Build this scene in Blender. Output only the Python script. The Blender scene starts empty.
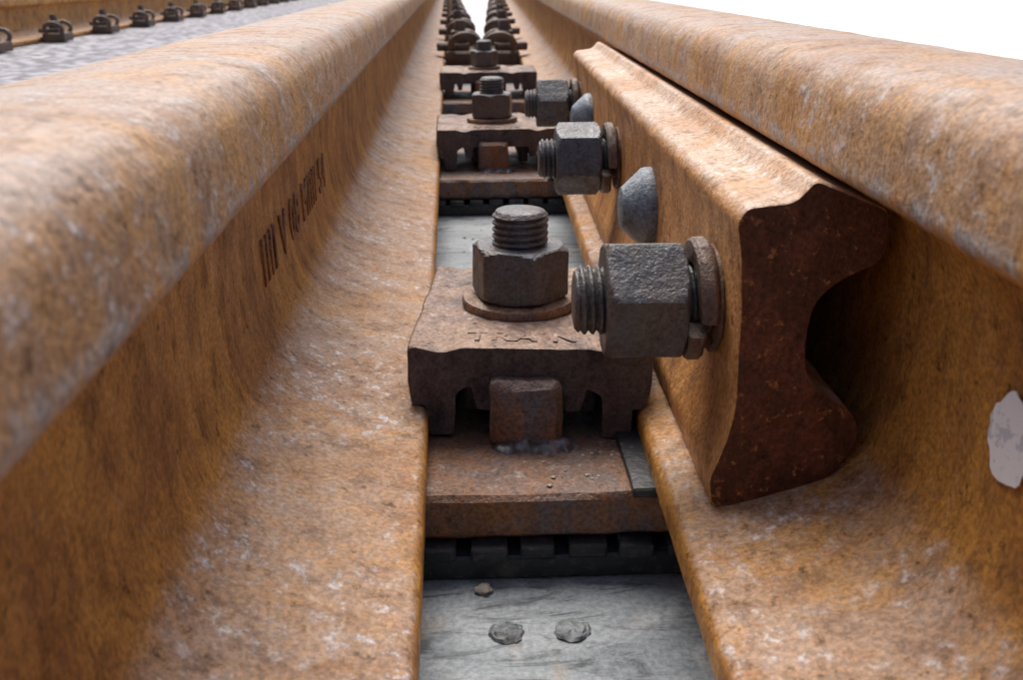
import bpy, bmesh, math, random
from mathutils import Vector, Matrix, noise
random.seed(4)
S=bpy.context.scene
ZC=0.212
def Z(H): return ZC-H

# ---------------- materials ----------------
class NT:
    def __init__(s,name):
        m=bpy.data.materials.new(name); m.use_nodes=True
        s.m=m; s.t=m.node_tree; s.t.nodes.clear()
        s.out=s.n('ShaderNodeOutputMaterial'); s.b=s.n('ShaderNodeBsdfPrincipled')
        s.l(s.b.outputs[0],s.out.inputs[0])
        s.geo=s.n('ShaderNodeNewGeometry')
        sx=s.n('ShaderNodeSeparateXYZ'); s.l(s.geo.outputs['Normal'],sx.inputs[0]); s.N=sx
        sp=s.n('ShaderNodeSeparateXYZ'); s.l(s.geo.outputs['Position'],sp.inputs[0]); s.P=sp
    def n(s,t): return s.t.nodes.new(t)
    def l(s,a,b): s.t.links.new(a,b)
    def noise(s,scale,detail=5,rough=.6,stretch=None,off=0,dist=0,color=False):
        x=s.n('ShaderNodeTexNoise'); x.inputs['Scale'].default_value=scale
        x.inputs['Detail'].default_value=detail; x.inputs['Roughness'].default_value=rough
        x.inputs['Distortion'].default_value=dist
        mp=s.n('ShaderNodeMapping'); s.l(s.geo.outputs['Position'],mp.inputs[0])
        mp.inputs['Location'].default_value=(off,off*1.3,off*.7)
        if stretch: mp.inputs['Scale'].default_value=stretch
        s.l(mp.outputs[0],x.inputs['Vector'])
        if color:
            sc=s.n('ShaderNodeSeparateColor'); s.l(x.outputs['Color'],sc.inputs[0]); return sc.outputs
        return x.outputs[0]
    def ramp(s,v,a,b,lo=0,hi=1):
        x=s.n('ShaderNodeMapRange'); x.clamp=True
        x.interpolation_type='SMOOTHSTEP'
        for i,q in enumerate((a,b,lo,hi)): x.inputs[i+1].default_value=q
        s.l(v,x.inputs[0]); return x.outputs[0]
    def math(s,op,a,b):
        x=s.n('ShaderNodeMath'); x.operation=op
        for i,q in enumerate((a,b)):
            if isinstance(q,(int,float)): x.inputs[i].default_value=q
            else: s.l(q,x.inputs[i])
        return x.outputs[0]
    def mix(s,f,a,b,mode='MIX'):
        x=s.n('ShaderNodeMix'); x.data_type='RGBA'; x.blend_type=mode
        for i,q in ((0,f),(6,a),(7,b)):
            if isinstance(q,(int,float)): x.inputs[i].default_value=q
            elif isinstance(q,tuple): x.inputs[i].default_value=(*q,1)
            else: s.l(q,x.inputs[i])
        return x.outputs[2]
    def fin(s,col,rough,height=None,bs=.5,dist=.001,spec=.35,metal=0):
        if isinstance(col,tuple): s.b.inputs['Base Color'].default_value=(*col,1)
        else: s.l(col,s.b.inputs['Base Color'])
        if isinstance(rough,(int,float)): s.b.inputs['Roughness'].default_value=rough
        else: s.l(rough,s.b.inputs['Roughness'])
        s.b.inputs['Specular IOR Level'].default_value=spec
        s.b.inputs['Metallic'].default_value=metal
        if height is not None:
            bp=s.n('ShaderNodeBump'); bp.inputs['Strength'].default_value=bs; bp.inputs['Distance'].default_value=dist
            s.l(height,bp.inputs['Height']); s.l(bp.outputs[0],s.b.inputs['Normal'])
        return s.m

def mat_rust(name,A,B,C,SP,rough=.62,bs=.6,upa=.35,upb=.85,upmax=.85,headz=None,cutface=None,fine=600,spec=.35,seed=0,dark=.8,midscale=80,brklo=.3,vlo=.66):
    k=NT(name)
    L=k.noise(17,5,.72,(1,1,.5),seed,.8,color=True)
    nl,n2,n3=L[0],L[1],L[2]
    nm=k.noise(midscale,4,.7,(1,1,.55),seed+3)
    nf=k.noise(fine,3,.65,None,seed)
    ns=k.noise(190,4,.72,(1,.8,1),seed+9)
    c=k.mix(k.ramp(nl,.40,.64),A,B)
    c=k.mix(k.math('MULTIPLY',k.ramp(nm,.50,.68),dark),c,tuple(x*.5 for x in B))
    c=k.mix(k.math('MULTIPLY',k.ramp(nm,.47,.32),.45),c,(min(1,A[0]*1.3),min(1,A[1]*1.3),A[2]*1.15))
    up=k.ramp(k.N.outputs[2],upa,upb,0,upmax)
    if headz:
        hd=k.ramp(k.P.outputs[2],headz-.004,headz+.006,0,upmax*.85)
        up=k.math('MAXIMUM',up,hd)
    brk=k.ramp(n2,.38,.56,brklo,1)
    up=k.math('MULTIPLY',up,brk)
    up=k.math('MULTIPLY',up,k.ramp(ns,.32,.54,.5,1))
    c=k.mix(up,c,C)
    if headz:
        c=k.mix(k.math('MULTIPLY',up,k.ramp(nm,.52,.68,0,.55)),c,(.20,.105,.06))
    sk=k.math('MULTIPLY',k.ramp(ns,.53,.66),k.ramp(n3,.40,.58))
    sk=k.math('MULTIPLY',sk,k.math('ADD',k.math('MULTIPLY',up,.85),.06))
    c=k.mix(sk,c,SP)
    if headz:
        tp=k.math('MULTIPLY',k.ramp(k.P.outputs[2],headz+.020,headz+.027),k.ramp(n3,.38,.58,.10,.65))
        c=k.mix(tp,c,(.43,.34,.29))
        lip=k.math('MULTIPLY',k.ramp(k.P.outputs[2],headz-.0020,headz+.0005),k.ramp(k.P.outputs[2],headz+.0065,headz+.002))
        lip=k.math('MULTIPLY',lip,k.ramp(nm,.40,.58,0,.8))
        c=k.mix(lip,c,(.42,.38,.35))
    if cutface:
        cf=k.ramp(k.N.outputs[1],-.75,-.9)
        dk=k.mix(k.ramp(nm,.45,.65),cutface,tuple(x*1.9 for x in cutface))
        dk=k.mix(k.ramp(ns,.58,.66,0,.85),dk,(.45,.19,.07))
        c=k.mix(cf,c,dk)
    pits=k.ramp(ns,.30,.42,.38,1)
    val=k.math('MULTIPLY',k.ramp(nf,.32,.68,vlo,1.9-vlo),pits)
    vc=k.n('ShaderNodeCombineColor')
    for i in range(3): k.l(val,vc.inputs[i])
    c=k.mix(1.0,c,vc.outputs[0],'MULTIPLY')
    h=k.math('ADD',k.math('MULTIPLY',nf,.5),ns)
    r=k.ramp(nm,.3,.7,rough-.1,rough+.16)
    return k.fin(c,r,h,bs,.0012,spec)

M_rail=mat_rust('rusty_rail_steel',(.56,.265,.055),(.35,.145,.038),(.46,.295,.195),(.72,.68,.67),.50,.5,upmax=.93,headz=Z(.0535),dark=.7,brklo=.25,vlo=.68)
M_mark=mat_rust('rusty_mark_steel',(.30,.13,.04),(.20,.085,.03),(.40,.25,.16),(.6,.5,.45),.55,.5,seed=3)
M_bar=mat_rust('rusty_bar_steel',(.60,.29,.10),(.38,.165,.055),(.66,.49,.36),(.82,.79,.77),.46,.6,upa=.3,cutface=(.10,.034,.017),seed=21,dark=.75,upmax=.92)  # pale up-facing colour paints in the whitish highlight along the bar top
M_clip=mat_rust('rusty_clip_steel',(.112,.088,.09),(.08,.06,.06),(.40,.26,.18),(.58,.51,.48),.55,1,upa=.55,upmax=.95,seed=33,brklo=.35)
M_plate=mat_rust('rusty_plate_steel',(.30,.125,.045),(.14,.14,.155),(.21,.125,.085),(.40,.34,.30),.5,1,upa=.5,upmax=.8,seed=44,midscale=50,dark=.55)
M_nut=mat_rust('weathered_dark_steel',(.088,.09,.10),(.11,.082,.066),(.18,.165,.15),(.46,.38,.32),.40,.8,upa=.4,upmax=.6,seed=55,spec=.6,dark=.6)
M_wash=mat_rust('rusty_washer_steel',(.24,.12,.065),(.15,.10,.078),(.38,.225,.13),(.55,.45,.38),.5,.8,seed=66,spec=.5)
M_lock=mat_rust('rusty_lock_washer_steel',(.15,.09,.065),(.11,.085,.078),(.24,.165,.12),(.5,.4,.33),.45,.8,seed=69,spec=.5)
M_head=mat_rust('galvanised_bolt_steel',(.17,.20,.23),(.11,.12,.13),(.45,.48,.50),(.85,.84,.80),.42,.6,seed=77,spec=.5)
M_far=mat_rust('dark_rusty_fastener',(.11,.08,.065),(.17,.10,.06),(.26,.20,.16),(.45,.4,.35),.55,.8,seed=88)
def mat_rubber():
    k=NT('black_rubber'); n=k.noise(300,3); n2=k.noise(40,3)
    c=k.mix(k.ramp(n,.5,.75,0,.6),(.020,.022,.025),(.11,.105,.10)); c=k.mix(k.ramp(n2,.54,.70,0,.4),c,(.16,.14,.11))
    return k.fin(c,.5,n,.5,.001,.5)
M_rub=mat_rubber()
def mat_slab(name,k0=1.0):
    k=NT(name); a=k.noise(7,4,.6,(.6,2.2,1),0,1.2); b=k.noise(45,5,.72,(.45,1.8,1),0,1.2); f=k.noise(420,3,.7)
    e=k.noise(20,4,.7,None,8,1,color=True)
    q=lambda *c: tuple(x*k0 for x in c)
    c=k.mix(k.ramp(a,.35,.65),q(.38,.405,.415),q(.25,.28,.295))
    c=k.mix(k.ramp(b,.51,.66,0,.85),c,q(.08,.085,.09))
    c=k.mix(k.ramp(e[0],.54,.68,0,.6),c,q(.54,.55,.55))
    c=k.mix(k.ramp(e[1],.56,.70,0,.6),c,q(.33,.25,.17))
    v=k.ramp(f,.3,.7,.72,1.18); vc=k.n('ShaderNodeCombineColor')
    for i in range(3): k.l(v,vc.inputs[i])
    c=k.mix(1.0,c,vc.outputs[0],'MULTIPLY')
    return k.fin(c,k.ramp(b,.3,.7,.35,.65),k.math('ADD',f,b),.5,.0009,.4)
M_slab=mat_slab('grey_concrete'); M_rivet=mat_slab('dark_painted_rivet',.55)
def mat_gravel():
    k=NT('track_gravel'); v=k.n('ShaderNodeTexVoronoi'); v.inputs['Scale'].default_value=28; k.l(k.geo.outputs['Position'],v.inputs['Vector'])
    sc=k.n('ShaderNodeSeparateColor'); k.l(v.outputs['Color'],sc.inputs[0])
    c=k.mix(sc.outputs[0],(.34,.33,.35),(.66,.63,.64)); c=k.mix(k.ramp(v.outputs['Distance'],.3,.7,0,.7),c,(.14,.13,.13))
    return k.fin(c,.9,k.math('SUBTRACT',1.0,v.outputs['Distance']),.8,.02,.2)
M_grav=mat_gravel()
def mat_ground():
    k=NT('pale_sand'); a=k.noise(.6,3); b=k.noise(30,3)
    c=k.mix(a,(.80,.80,.79),(.86,.86,.86)); c=k.mix(k.ramp(b,.5,.8,0,.2),c,(.68,.66,.63))
    return k.fin(c,.9,b,.3,.01,.2)
M_ground=mat_ground()
def mat_paper():
    k=NT('torn_paper'); a=k.noise(170,4,.7); b=k.noise(420,2)
    c=k.mix(k.ramp(a,.54,.59,0,.6),(.90,.90,.90),(.42,.46,.52)) 
    return k.fin(c,.7,b,.3,.0005,.3)
M_paper=mat_paper()
def mat_weld():
    k=NT('dark_weld_metal'); a=k.noise(120,4)
    return k.fin(k.mix(k.ramp(a,.45,.62),(.07,.062,.062),(.22,.21,.23)),.3,a,.6,.001,.6)
M_weld=mat_weld()

# ---------------- mesh helpers ----------------
def mkobj(name,verts,faces,mat,parent=None,loc=(0,0,0),rot=None,smooth=40,wob=0,wscale=80):
    if wob:
        L=Vector(loc)
        vv=[]
        for v in verts:
            v=Vector(v); q=(v+L)*wscale
            vv.append(v+wob*(noise.noise_vector(q)+.5*noise.noise_vector(q*3)))
        verts=vv
    me=bpy.data.meshes.new(name); me.from_pydata([tuple(v) for v in verts],[],faces)
    bm=bmesh.new(); bm.from_mesh(me); bmesh.ops.recalc_face_normals(bm,faces=bm.faces); bm.to_mesh(me); bm.free()
    for p in me.polygons: p.use_smooth=True
    me.set_sharp_from_angle(angle=math.radians(smooth))
    me.materials.append(mat)
    o=bpy.data.objects.new(name,me); S.collection.objects.link(o)
    o.location=loc
    if rot: o.rotation_euler=rot
    if parent: o.parent=parent
    return o
def fillet(poly,r=.001,seg=3):
    out=[];n=len(poly)
    for i in range(n):
        p=Vector(poly[i][:2]); rr=poly[i][2] if len(poly[i])>2 else r
        a=Vector(poly[i-1][:2]); b=Vector(poly[(i+1)%n][:2])
        da=a-p; db=b-p; la=da.length; lb=db.length
        t=min(rr,la*.45,lb*.45)
        if t<1e-6: out.append(p); continue
        p0=p+da/la*t; p1=p+db/lb*t
        for j in range(seg+1):
            u=j/seg; out.append((1-u)**2*p0+2*u*(1-u)*p+u*u*p1)
    return out
def prism(poly,ys,f):
    n=len(poly); V=[];F=[]
    for y in ys:
        for p in poly: V.append(f(p[0],y,p[1]))
    for k in range(len(ys)-1):
        for i in range(n):
            j=(i+1)%n; F.append((k*n+i,k*n+j,(k+1)*n+j,(k+1)*n+i))
    F.append(tuple(range(n))[::-1]); F.append(tuple((len(ys)-1)*n+i for i in range(n)))
    return V,F
def densify(poly,m):
    out=[];n=len(poly)
    for i in range(n):
        a=Vector(poly[i]);b=Vector(poly[(i+1)%n]); k=max(1,int((b-a).length/m))
        for j in range(k): out.append(a.lerp(b,j/k))
    return out
def lathe(prof,seg=48,close=True):
    V=[];F=[]
    for r,z in prof:
        for i in range(seg):
            a=2*math.pi*i/seg; V.append((r*math.cos(a),r*math.sin(a),z))
    n=seg
    for k in range(len(prof)-1):
        for i in range(n):
            j=(i+1)%n; F.append((k*n+i,k*n+j,(k+1)*n+j,(k+1)*n+i))
    if close:
        F.append(tuple(range(n))[::-1]); F.append(tuple((len(prof)-1)*n+i for i in range(n)))
    return V,F
def screw(r,L,pitch=.0028,dep=.0016,seg=40,per=6):
    V=[];F=[];rows=int(L/pitch*per)+1
    for k in range(rows):
        z=L*k/(rows-1)
        for i in range(seg):
            a=2*math.pi*i/seg; ph=(z/pitch-i/seg)%1.0
            tri=1-abs(2*ph-1); tri=min(1,tri*1.35)
            rr=r-dep*(1-tri)
            rr=min(rr,r-dep*1.2+max(0,(L-z))*1.0)
            V.append((rr*math.cos(a),rr*math.sin(a),z))
    for k in range(rows-1):
        for i in range(seg):
            j=(i+1)%seg; F.append((k*seg+i,k*seg+j,(k+1)*seg+j,(k+1)*seg+i))
    base=(rows-1)*seg; prev=base
    for q,(s,dz) in enumerate(((.8,.0004),(.4,.0006))):
        st=len(V)
        for i in range(seg):
            v=V[base+i]; V.append((v[0]*s,v[1]*s,L+dz))
        for i in range(seg):
            j=(i+1)%seg; F.append((prev+i,prev+j,st+j,st+i))
        prev=st
    F.append(tuple(prev+i for i in range(seg))); F.append(tuple(range(seg))[::-1])
    return V,F
def hexnut(af,h,seg=96,both=True):
    V=[];F=[];lv=[0,.02,.05,.09,.14,.2,.35,.5,.65,.8,.86,.91,.95,.98,1]
    for t in lv:
        z=t*h
        for i in range(seg):
            d=360*i/seg; R=af/2/math.cos(math.radians(((d+30)%60)-30))
            R=min(R,af/2*1.14)
            rc=af/2*.97+min(h-z, z if both else 1)*1.7
            rr=min(R,rc); a=math.radians(d); V.append((rr*math.cos(a),rr*math.sin(a),z))
    for k in range(len(lv)-1):
        for i in range(seg):
            j=(i+1)%seg; F.append((k*seg+i,k*seg+j,(k+1)*seg+j,(k+1)*seg+i))
    F.append(tuple(range(seg))[::-1]); F.append(tuple((len(lv)-1)*seg+i for i in range(seg)))
    return V,F
def coil(ri,ro,t,rise,turn=345,seg=60):
    V=[];F=[]
    b=.0012; sec=[(ri+b,0),(ro-b,0),(ro,b),(ro,t-b),(ro-b,t),(ri+b,t),(ri,t-b),(ri,b)]; n=len(sec)
    for k in range(seg+1):
        a=math.radians(turn*k/seg); 
        for r,z in sec: V.append((r*math.cos(a),r*math.sin(a),z+rise*k/seg))
    for k in range(seg):
        for i in range(n):
            j=(i+1)%n; F.append((k*n+i,k*n+j,(k+1)*n+j,(k+1)*n+i))
    F.append(tuple(range(n))[::-1]); F.append(tuple(seg*n+i for i in range(n)))
    return V,F
def boxgrid(x0,x1,y0,y1,z0,z1,m=.006,r=.0015):
    poly=densify(fillet([(x0,z0),(x1,z0),(x1,z1),(x0,z1)],r,2),m)
    k=max(2,int((y1-y0)/m)); k=min(k,60)
    ys=[y0+(y1-y0)*i/k for i in range(k+1)]
    cx=(x0+x1)/2; cz=(z0+z1)/2
    V=[];F=[];n=len(poly)
    st=[(y0,r)]+[(y0+r,0)]+[(y,0) for y in ys[1:-1]]+[(y1-r,0),(y1,r)]
    for y,s in st:
        for p in poly:
            fx=1-s/((x1-x0)/2); fz=1-s/((z1-z0)/2)
            V.append((cx+(p[0]-cx)*fx,y,cz+(p[1]-cz)*fz))
    for k in range(len(st)-1):
        for i in range(n):
            j=(i+1)%n; F.append((k*n+i,k*n+j,(k+1)*n+j,(k+1)*n+i))
    F.append(tuple(range(n))[::-1]); F.append(tuple((len(st)-1)*n+i for i in range(n)))
    return V,F

# ---------------- rails ----------------
half=[(0,.0235,.01),(.018,.0240,.01),(.029,.0262,.006),(.0345,.0325,.006),(.0357,.0425,.004),(.0362,.0525,.0018),(.0345,.0555,.0016),
      (.013,.0655,.006),(.0085,.076,.01),(.0080,.10,.01),(.0090,.127,.012),(.0135,.1430,.009),(.024,.1525,.008),(.040,.1580,.01),(.062,.1634,.008),
      (.0733,.1655,.0022),(.0752,.1685,.0015),(.0752,.177,.0012),(.074,.179,.001)]
full=[(u,Z(h),r) for u,h,r in half]+[(-u,Z(h),r) for u,h,r in half[:0:-1]]
prof=fillet(full,.001,4)
def rail(c,s,dz=0,y0=-1.2,y1=45):
    ys=[];y=y0
    while y<y1:
        ys.append(y); y+= .006 if .05<y<.8 else (.012 if -.05<y<1.8 else (.1 if y<6 else 2))
    ys.append(y1)
    V,F=prism(prof,ys,lambda x,y,z:Vector((c+s*y+x,y,z+dz)))
    V2=[]
    for v in V:
        if v.y<3:
            a=noise.noise_vector(v*45)*.00022+noise.noise_vector(v*160)*.0002
            v=v+Vector((a.x,0,a.z))
        V2.append(v)
    return mkobj('steel_rail',V2,F,M_rail,smooth=50)
LC,LS=-.0882,-.020
RC,RS=.1319,.022
railL=rail(LC,LS); railR=rail(RC,RS); railF=rail(-1.50,-.026,-.033)
cu=bpy.data.curves.new('rolled_marks','FONT'); cu.body='IIII V 08 MIIII 54'; cu.size=.028; cu.extrude=.0008; cu.bevel_depth=.0004; cu.space_character=1.15
to=bpy.data.objects.new('tmp',cu); S.collection.objects.link(to)
bpy.context.view_layer.update()
me=bpy.data.meshes.new_from_object(to.evaluated_get(bpy.context.evaluated_depsgraph_get())); bpy.data.objects.remove(to)
mk=bpy.data.objects.new('rolled_marks',me); S.collection.objects.link(mk); me.materials.clear(); me.materials.append(M_mark)
ry=.40
mk.matrix_world=Matrix.Translation((LC+LS*ry+.0083,ry,Z(.121)))@Matrix.Rotation(math.atan(-LS),4,'Z')@Matrix.Rotation(math.pi/2,4,'Z')@Matrix.Rotation(math.pi/2,4,'X')
mk.parent=railL

# ---------------- splice bar ----------------
bp=[(.0765,.0680,.002),(.0792,.0640,.003),(.0935,.0625,.003),(.0988,.0562,.002),(.1215,.0655,.0025),(.1224,.0774,.003),(.1198,.0814,.003),(.110,.0857,.005),
 (.102,.0929,.005),(.1001,.1056,.004),(.1012,.1178,.005),(.1088,.1248,.005),(.1173,.1300,.005),(.1207,.1375,.005),(.1185,.1450,.005),(.1120,.1540,.003),
 (.081,.1632,.0025),(.0745,.1625,.002),(.0734,.1530,.003),(.0776,.1420,.005),(.0803,.129,.007),(.0795,.0913,.008),(.0782,.0770,.003)]
poly=densify(fillet([(x-.0063,Z(h),r) for x,h,r in bp],.002,4),.004)
ys=[.2830,.2836,.285]+[.285+.006*i for i in range(1,106)]+[.9205,.921]
cx=sum(p.x for p in poly)/len(poly); cz=sum(p.y for p in poly)/len(poly)
def fb(x,y,z):
    s=1
    if y<.2833 or y>.9208: s=.986
    elif y<.284 or y>.9203: s=.995
    return Vector((cx+(x-cx)*s+RS*y,y,cz+(z-cz)*s))
V,F=prism(poly,ys,fb)
bar=mkobj('splice_bar',V,F,M_bar,wob=.00022,wscale=90,smooth=45)

# ---------------- horizontal bolts ----------------
def hbolt(y,ang,zoff=0):
    xs=.0716+RS*y; z=Z(.104)+zoff
    e=bpy.data.objects.new('track_bolt',None); S.collection.objects.link(e); e.location=(xs,y,z); e.rotation_euler=(0,-math.pi/2,math.atan(-RS)); e.empty_display_size=.02
    V,F=coil(.0125,.0208,.0058,.0036,346); mkobj('spring_washer',V,F,M_lock,e,wob=.0004,wscale=90,rot=(0,0,4.6))
    V,F=lathe([(.0125,0),(.0175,0),(.0185,.0008),(.0185,.0018),(.0175,.0026),(.0125,.0026)]); mkobj('flat_washer',V,F,M_wash,e,loc=(0,0,-.0022),wob=.0002)
    V,F=hexnut(.0375,.0265); mkobj('hex_nut',V,F,M_nut,e,loc=(0,0,.0093),rot=(0,0,ang),wob=.0003,wscale=110,smooth=28)
    V,F=screw(.0118,.0455); mkobj('threaded_shank',V,F,M_nut,e,wob=.00015)
    V,F=screw(.0118,.018); mkobj('shank_end',V,F,M_nut,e,loc=(0,0,-.018))
for i,y in enumerate((.321,.597,.868)): hbolt(y,.25+.5*i)
def bhead(y):
    xs=.0716+RS*y; z=Z(.104)
    V,F=lathe([(.0005,.0138),(.006,.0136),(.0095,.0128),(.0108,.0115),(.0168,.0050),(.0186,.0030),(.0190,.001),(.0190,-.003),(.01,-.003)][::-1],48)
    o=mkobj('round_head_bolt',V,F,M_head,loc=(xs,y,z),wob=.0004,wscale=90,smooth=30); o.rotation_euler=(0,-math.pi/2,0)
    V,F=lathe([(.010,-.018),(.010,0)]); mkobj('bolt_shank',V,F,M_nut,o)
for y in (.462,.77): bhead(y)

# ---------------- fastening sets ----------------
def footL(y): return LC+.0752+LS*y
def footR(y): return RC-.0752+RS*y
def fastening(D,yaw,idx):
    yc=D+.107
    xl=footL(yc); xr=footR(yc); xc=(xl+xr)/2+.0028; w=(xr-xl)/2+.0055
    x0,x1=LC-.12,RC+.13
    V,F=boxgrid(x0,x1,D-.004,D+.24,.0003,.0100,.008,.001)
    pad=mkobj('rubber_pad',V,F,M_rub,wob=.0006,wscale=40)
    Vt=[];Ft=[]
    x=x0+.004; 
    while x<x1-.02:
        wd=random.choice((.0135,.0128,.0140))
        v,f=boxgrid(x,x+wd,D-.0065+random.uniform(-.0009,.0009),D+.235,.0095,.0147,.008,.0008)
        b=len(Vt); Vt+=v; Ft+=[tuple(b+q for q in ff) for ff in f]; x+=.0182
    mkobj('pad_ridges',Vt,Ft,M_rub,pad,wob=.0004,wscale=70)
    V,F=boxgrid(x0,x1,D,D+.235,.0150,.0327,.006,.0020)
    pl=mkobj('base_plate',V,F,M_plate,wob=.0008,wscale=60)
    V,F=boxgrid(xc-.0205,xc+.0085,D+.040,D+.060,.0322,.0605,.003,.003)
    mkobj('plate_rib',V,F,M_plate,pl,wob=.0008,wscale=90)
    V,F=boxgrid(xc-.0195,xc+.0075,D+.150,D+.172,.0322,.0580,.004,.003)
    mkobj('plate_rib_back',V,F,M_plate,pl,wob=.0005,wscale=90)
    Vt=[];Ft=[];m=30
    for q in range(m+1):
        u=q/m; xx=xc-.021+.036*u; hh=(.0036+.0016*noise.noise(Vector((u*9,idx,0))))*min(1,6*u,6*(1-u)); dd=(.0075+.0035*noise.noise(Vector((u*7,idx,5))))*min(1,.25+5*u,.25+5*(1-u))
        for s,t2 in ((0,1),(.3,.95),(.6,.6),(.85,.25),(1,-.1)): Vt.append((xx,D+.0415-dd*s,.0326+hh*t2))
    for q in range(m):
        for i in range(4): Ft.append((q*5+i,q*5+i+1,q*5+i+6,q*5+i+5))
    mkobj('weld_bead',Vt,Ft,M_weld,pl,wob=.0007,wscale=220)
    V,F=boxgrid(footR(D+.02)-.0085,footR(D+.02)+.004,D-.003,D+.05,.0325,.0362,.004,.0008)
    mkobj('steel_shim',V,F,M_rub,pl,wob=.0003)  # a steel shim; rubber material stops its upward face from reflecting brightly
    t=.0170
    P=[(-w,0,.003),(w,0,.003),(w,-.0165,.002),(w-.0015,-.0252,.0015),(w-.0068,-.0252,.001),(w-.0075,-.0385,.0015),(w-.0185,-.0385,.002),(w-.0195,-.020,.004),(w-.024,-t,.002),
       (w-.026,-t,.001),(w-.028,-.027,.0015),(w-.034,-.027,.0015),(w-.035,-t,.002)]
    P2=[(-x,z,r) for x,z,r in P[:1:-1]]
    pp=densify(fillet(P+P2,.002,3),.003)
    ys=[0,.0008,.002]+[.004*i for i in range(1,29)]+[.1165,.118]
    def fc(x,y,z):
        s=1 if .001<y<.117 else (.988 if (y<.0004 or y>.1175) else .996)
        zz=-.018+(z+.018)*s
        if z>-.004:
            zz+= -.0020*math.exp(-((abs(x)-.036)/.006)**2)
        return Vector((x*s,y-.059,zz))
    V,F=prism(pp,ys,fc)
    clip=mkobj('rail_clamp',V,F,M_clip,loc=(xc,D+.107,.0723),rot=(0,math.radians(.9) if idx==0 else 0,yaw),wob=.0006,wscale=85,smooth=45)
    for sx in (-1,1):
        V,F=boxgrid(sx*.0235-.004,sx*.0235+.004,-.044,.05,-.034,-.016,.005,.001)
        mkobj('clamp_tooth',V,F,M_clip,clip)
    cu=bpy.data.curves.new('cast_letters','FONT'); cu.body='TRA N'; cu.size=.014; cu.extrude=.0004; cu.bevel_depth=.0003; cu.space_character=1.15; cu.align_x='CENTER'
    to=bpy.data.objects.new('cl',cu); S.collection.objects.link(to); bpy.context.view_layer.update()
    me=bpy.data.meshes.new_from_object(to.evaluated_get(bpy.context.evaluated_depsgraph_get())); bpy.data.objects.remove(to)
    me.materials.clear(); me.materials.append(M_clip)
    lo=bpy.data.objects.new('cast_letters',me); S.collection.objects.link(lo); lo.parent=clip; lo.location=(-.003,-.051,-.0001)
    bx=-.0055
    V,F=lathe([(.010,0),(.0240,0),(.0254,.001),(.0256,.003),(.0248,.0044),(.0215,.0048),(.012,.0048)],56); mkobj('washer',V,F,M_wash,clip,loc=(bx,-.002,-.0004),rot=(.02,-.02,0),wob=.0004,wscale=60)
    V,F=hexnut(.0385,.0235); mkobj('hex_nut',V,F,M_nut,clip,loc=(bx,-.002,.0046),rot=(0,0,.30+idx*.6),wob=.0003,wscale=100,smooth=28)
    V,F=screw(.0124,.0415,.0030); mkobj('threaded_bolt',V,F,M_nut,clip,loc=(bx,-.002,.0016),wob=.0002)
    V,F=lathe([(.0108,-.034),(.0108,0)]); mkobj('bolt_shank',V,F,M_nut,clip,loc=(bx,-.002,0))
    return clip
for i in range(3):
    fastening(.323+.6*i,(-.075,.02,-.01)[i],i)

def far_mesh():
    parts=[]
    parts.append(boxgrid(-.032,.045,-.05,.05,.0,.030,.03,.004))
    parts.append(boxgrid(-.05,.02,-.028,.028,.030,.046,.03,.004))
    v,f=hexnut(.038,.024,36); parts.append(([(a[0],a[1],a[2]+.046) for a in v],f))
    v,f=lathe([(.012,0),(.012,.02),(.009,.024)],16); parts.append(([(a[0],a[1],a[2]+.068) for a in v],f))
    for sy in (-1,1):
        V=[];F=[];seg=16;n=8
        for k in range(seg+1):
            a=math.radians(-20+250*k/seg); cx=.010-.030*math.cos(a); cy=sy*.047; cz2=.042+.022*math.sin(a)
            for i in range(n):
                b=2*math.pi*i/n; rr=.0075*math.cos(b)
                V.append((cx-rr*math.cos(a),cy+.0075*math.sin(b)+sy*.01*math.sin(a),cz2+rr*math.sin(a)))
        for k in range(seg):
            for i in range(n):
                j=(i+1)%n; F.append((k*n+i,k*n+j,(k+1)*n+j,(k+1)*n+i))
        F.append(tuple(range(n))); F.append(tuple(seg*n+i for i in range(n)))
        parts.append((V,F))
    V=[];F=[]
    for v,f in parts:
        b=len(V); V+=v; F+=[tuple(b+q for q in ff) for ff in f]
    return V,F
V,F=far_mesh(); f0=mkobj('spring_clip_fastener',V,F,M_far,wob=.0005); FM=f0.data; bpy.data.objects.remove(f0)
def far(x,y,flip,z=.0):
    o=bpy.data.objects.new('spring_clip_fastener',FM); S.collection.objects.link(o); o.location=(x,y,z); o.rotation_euler=(0,0,(math.pi if flip else 0)+random.uniform(-.06,.06))
for k in range(20):
    y=.323+.107+.6*(k+3)
    far(footL(y)+.035,y,False,.03); far(footR(y)-.035,y,True,.03)
    for x0,x1 in ((footL(y)-.24,footL(y)+.085),(footR(y)-.085,footR(y)+.24)):
        V,F=boxgrid(x0,x1,y-.1,y+.1,.0005,.0327,.06,.002); mkobj('base_plate',V,F,M_plate)
for k in range(0,20):
    y=.43+.6*k
    far(LC+LS*y-.0752-.035,y,True,.0325); far(RC+RS*y+.0752+.035,y,False,.0325)
for k in range(0,22):
    y=.5+.55*k
    far(-1.50-.026*y+.0752+.04,y,False,.0); far(-1.50-.026*y-.0752-.04,y,True,.0)

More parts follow.
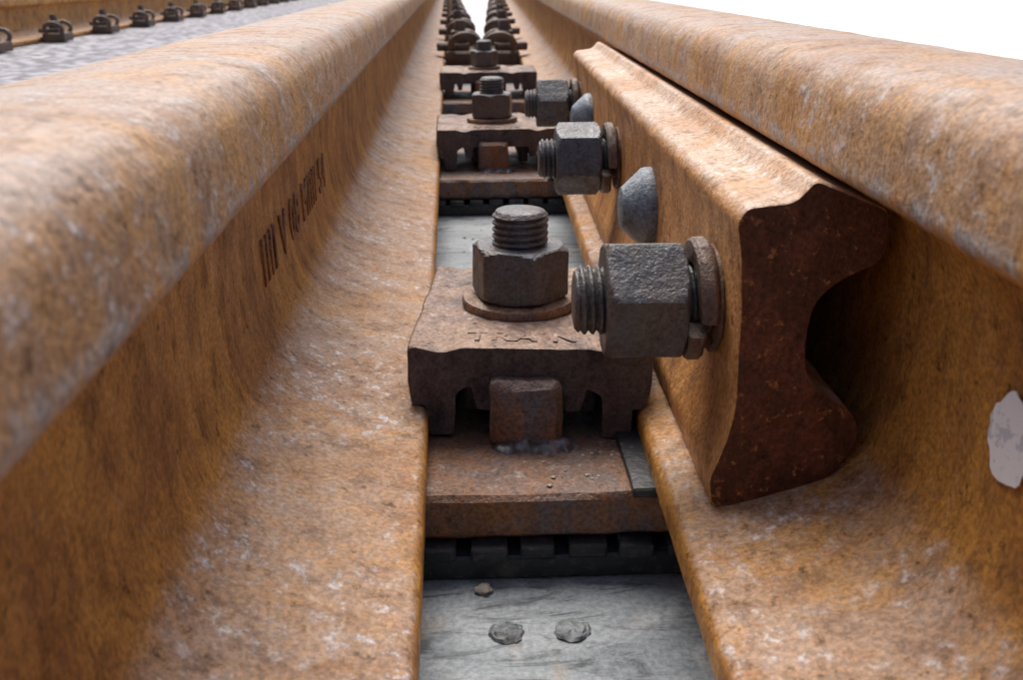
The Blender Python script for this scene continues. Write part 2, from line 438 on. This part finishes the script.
# ---------------- bed, ground ----------------
def sheet(name,x0,x1,y0,y1,z,mat,th=0):
    if th:
        V,F=boxgrid(x0,x1,y0,y1,z-th,z,.3,.004); return mkobj(name,V,F,mat)
    return mkobj(name,[(x0,y0,z),(x1,y0,z),(x1,y1,z),(x0,y1,z)],[(0,1,2,3)],mat)
sheet('concrete_slab',-.62,.62,-1.4,3.4,0,M_slab,.05)
sheet('gravel_bed',-14,-.62,-1.4,60,-.004,M_grav,.04)
sheet('ground',-1500,1500,-1500,3000,-.046,M_ground)
for x in (.0080,.0305):
    V,F=lathe([(.0064,-.001),(.0062,.0002),(.0052,.0010),(.0046,.0008),(.0035,.0014),(.0018,.0015),(.0004,.0016)],36); mkobj('rivet_head',V,F,M_rivet,loc=(x,.287,0),wob=.0009,wscale=320)
k=NT('pebble_stone'); nn=k.noise(200,3); M_peb=k.fin(k.mix(nn,(.48,.42,.34),(.28,.25,.21)),.8,nn,.5,.001)
def pebble(x,y,s,z=0):
    bm=bmesh.new(); bmesh.ops.create_icosphere(bm,subdivisions=3,radius=1)
    for v in bm.verts:
        v.co=v.co*(1+.5*noise.noise(v.co*1.6+Vector((x*90,y*50,0)))); v.co.z*=.5
        v.co*=s
    me=bpy.data.meshes.new('pebble'); bm.to_mesh(me); bm.free()
    for p in me.polygons: p.use_smooth=True
    me.materials.append(M_peb); o=bpy.data.objects.new('pebble',me); S.collection.objects.link(o); o.location=(x,y,z+s*.35); o.rotation_euler=(0,0,x*200)
pebble(.0005,.312,.0032)
for i in range(26):
    y=random.choice((random.uniform(.57,.9),random.uniform(.2,.3),random.uniform(1.17,1.5)))
    pebble(random.uniform(footL(y)+.003,footR(y)-.003),y,random.uniform(.0005,.0013))
for i in range(14):  # grit on the near base plate
    y=random.uniform(.327,.36); pebble(random.uniform(footL(y)+.003,footR(y)-.012),y,random.uniform(.0004,.0010),.0325)
sy=.212
pts=[];n=34
for i in range(n):
    a=2*math.pi*i/n; r=.0115*(1+.20*noise.noise(Vector((math.cos(a)*2,math.sin(a)*2,3)))+.10*noise.noise(Vector((math.cos(a)*7,math.sin(a)*7,1))))
    pts.append((RC+RS*sy-.0097,sy+r*.8*math.cos(a),Z(.106)+r*1.0*math.sin(a)))
mkobj('torn_paper_label',pts+[(p[0]+.0003,p[1],p[2]) for p in pts],[tuple(range(n)),tuple(range(n,2*n))]+[(i,(i+1)%n,(i+1)%n+n,i+n) for i in range(n)],M_paper)

# ---------------- light ----------------
w=bpy.data.worlds.new("World"); S.world=w; w.use_nodes=True
nt=w.node_tree; bg=nt.nodes['Background']; sk=nt.nodes.new('ShaderNodeTexSky'); sk.sky_type='NISHITA'; sk.sun_disc=False
EL=math.radians(58); AZ=math.radians(-10)
sk.sun_elevation=EL; sk.sun_rotation=AZ; sk.dust_density=4.0; sk.air_density=1.0; sk.ozone_density=.8
nt.links.new(sk.outputs[0],bg.inputs[0]); bg.inputs[1].default_value=.15
ld=bpy.data.lights.new('sun','SUN'); ld.energy=3.2; ld.angle=math.radians(45); ld.color=(1,.98,.95)
lo=bpy.data.objects.new('sun',ld); S.collection.objects.link(lo)
d=Vector((math.sin(AZ)*math.cos(EL),math.cos(AZ)*math.cos(EL),math.sin(EL)))
lo.rotation_euler=d.to_track_quat('Z','Y').to_euler()
S.view_settings.view_transform='Standard'; S.view_settings.look='None'; S.view_settings.exposure=0

# ---------------- camera ----------------
cd=bpy.data.cameras.new('camera'); cam=bpy.data.objects.new('camera',cd); S.collection.objects.link(cam); S.camera=cam
cd.sensor_width=36; cd.lens=36*1000/1023; cd.clip_start=.01; cd.clip_end=6000
th=math.radians(20.1); psi=math.radians(2.1); ph=math.radians(.5)
cam.matrix_world=Matrix.Translation((0,0,ZC))@Matrix.Rotation(-psi,4,'Z')@Matrix.Rotation(math.pi/2-th,4,'X')@Matrix.Rotation(-ph,4,'Z')
cd.dof.use_dof=True; cd.dof.focus_distance=.42; cd.dof.aperture_fstop=26
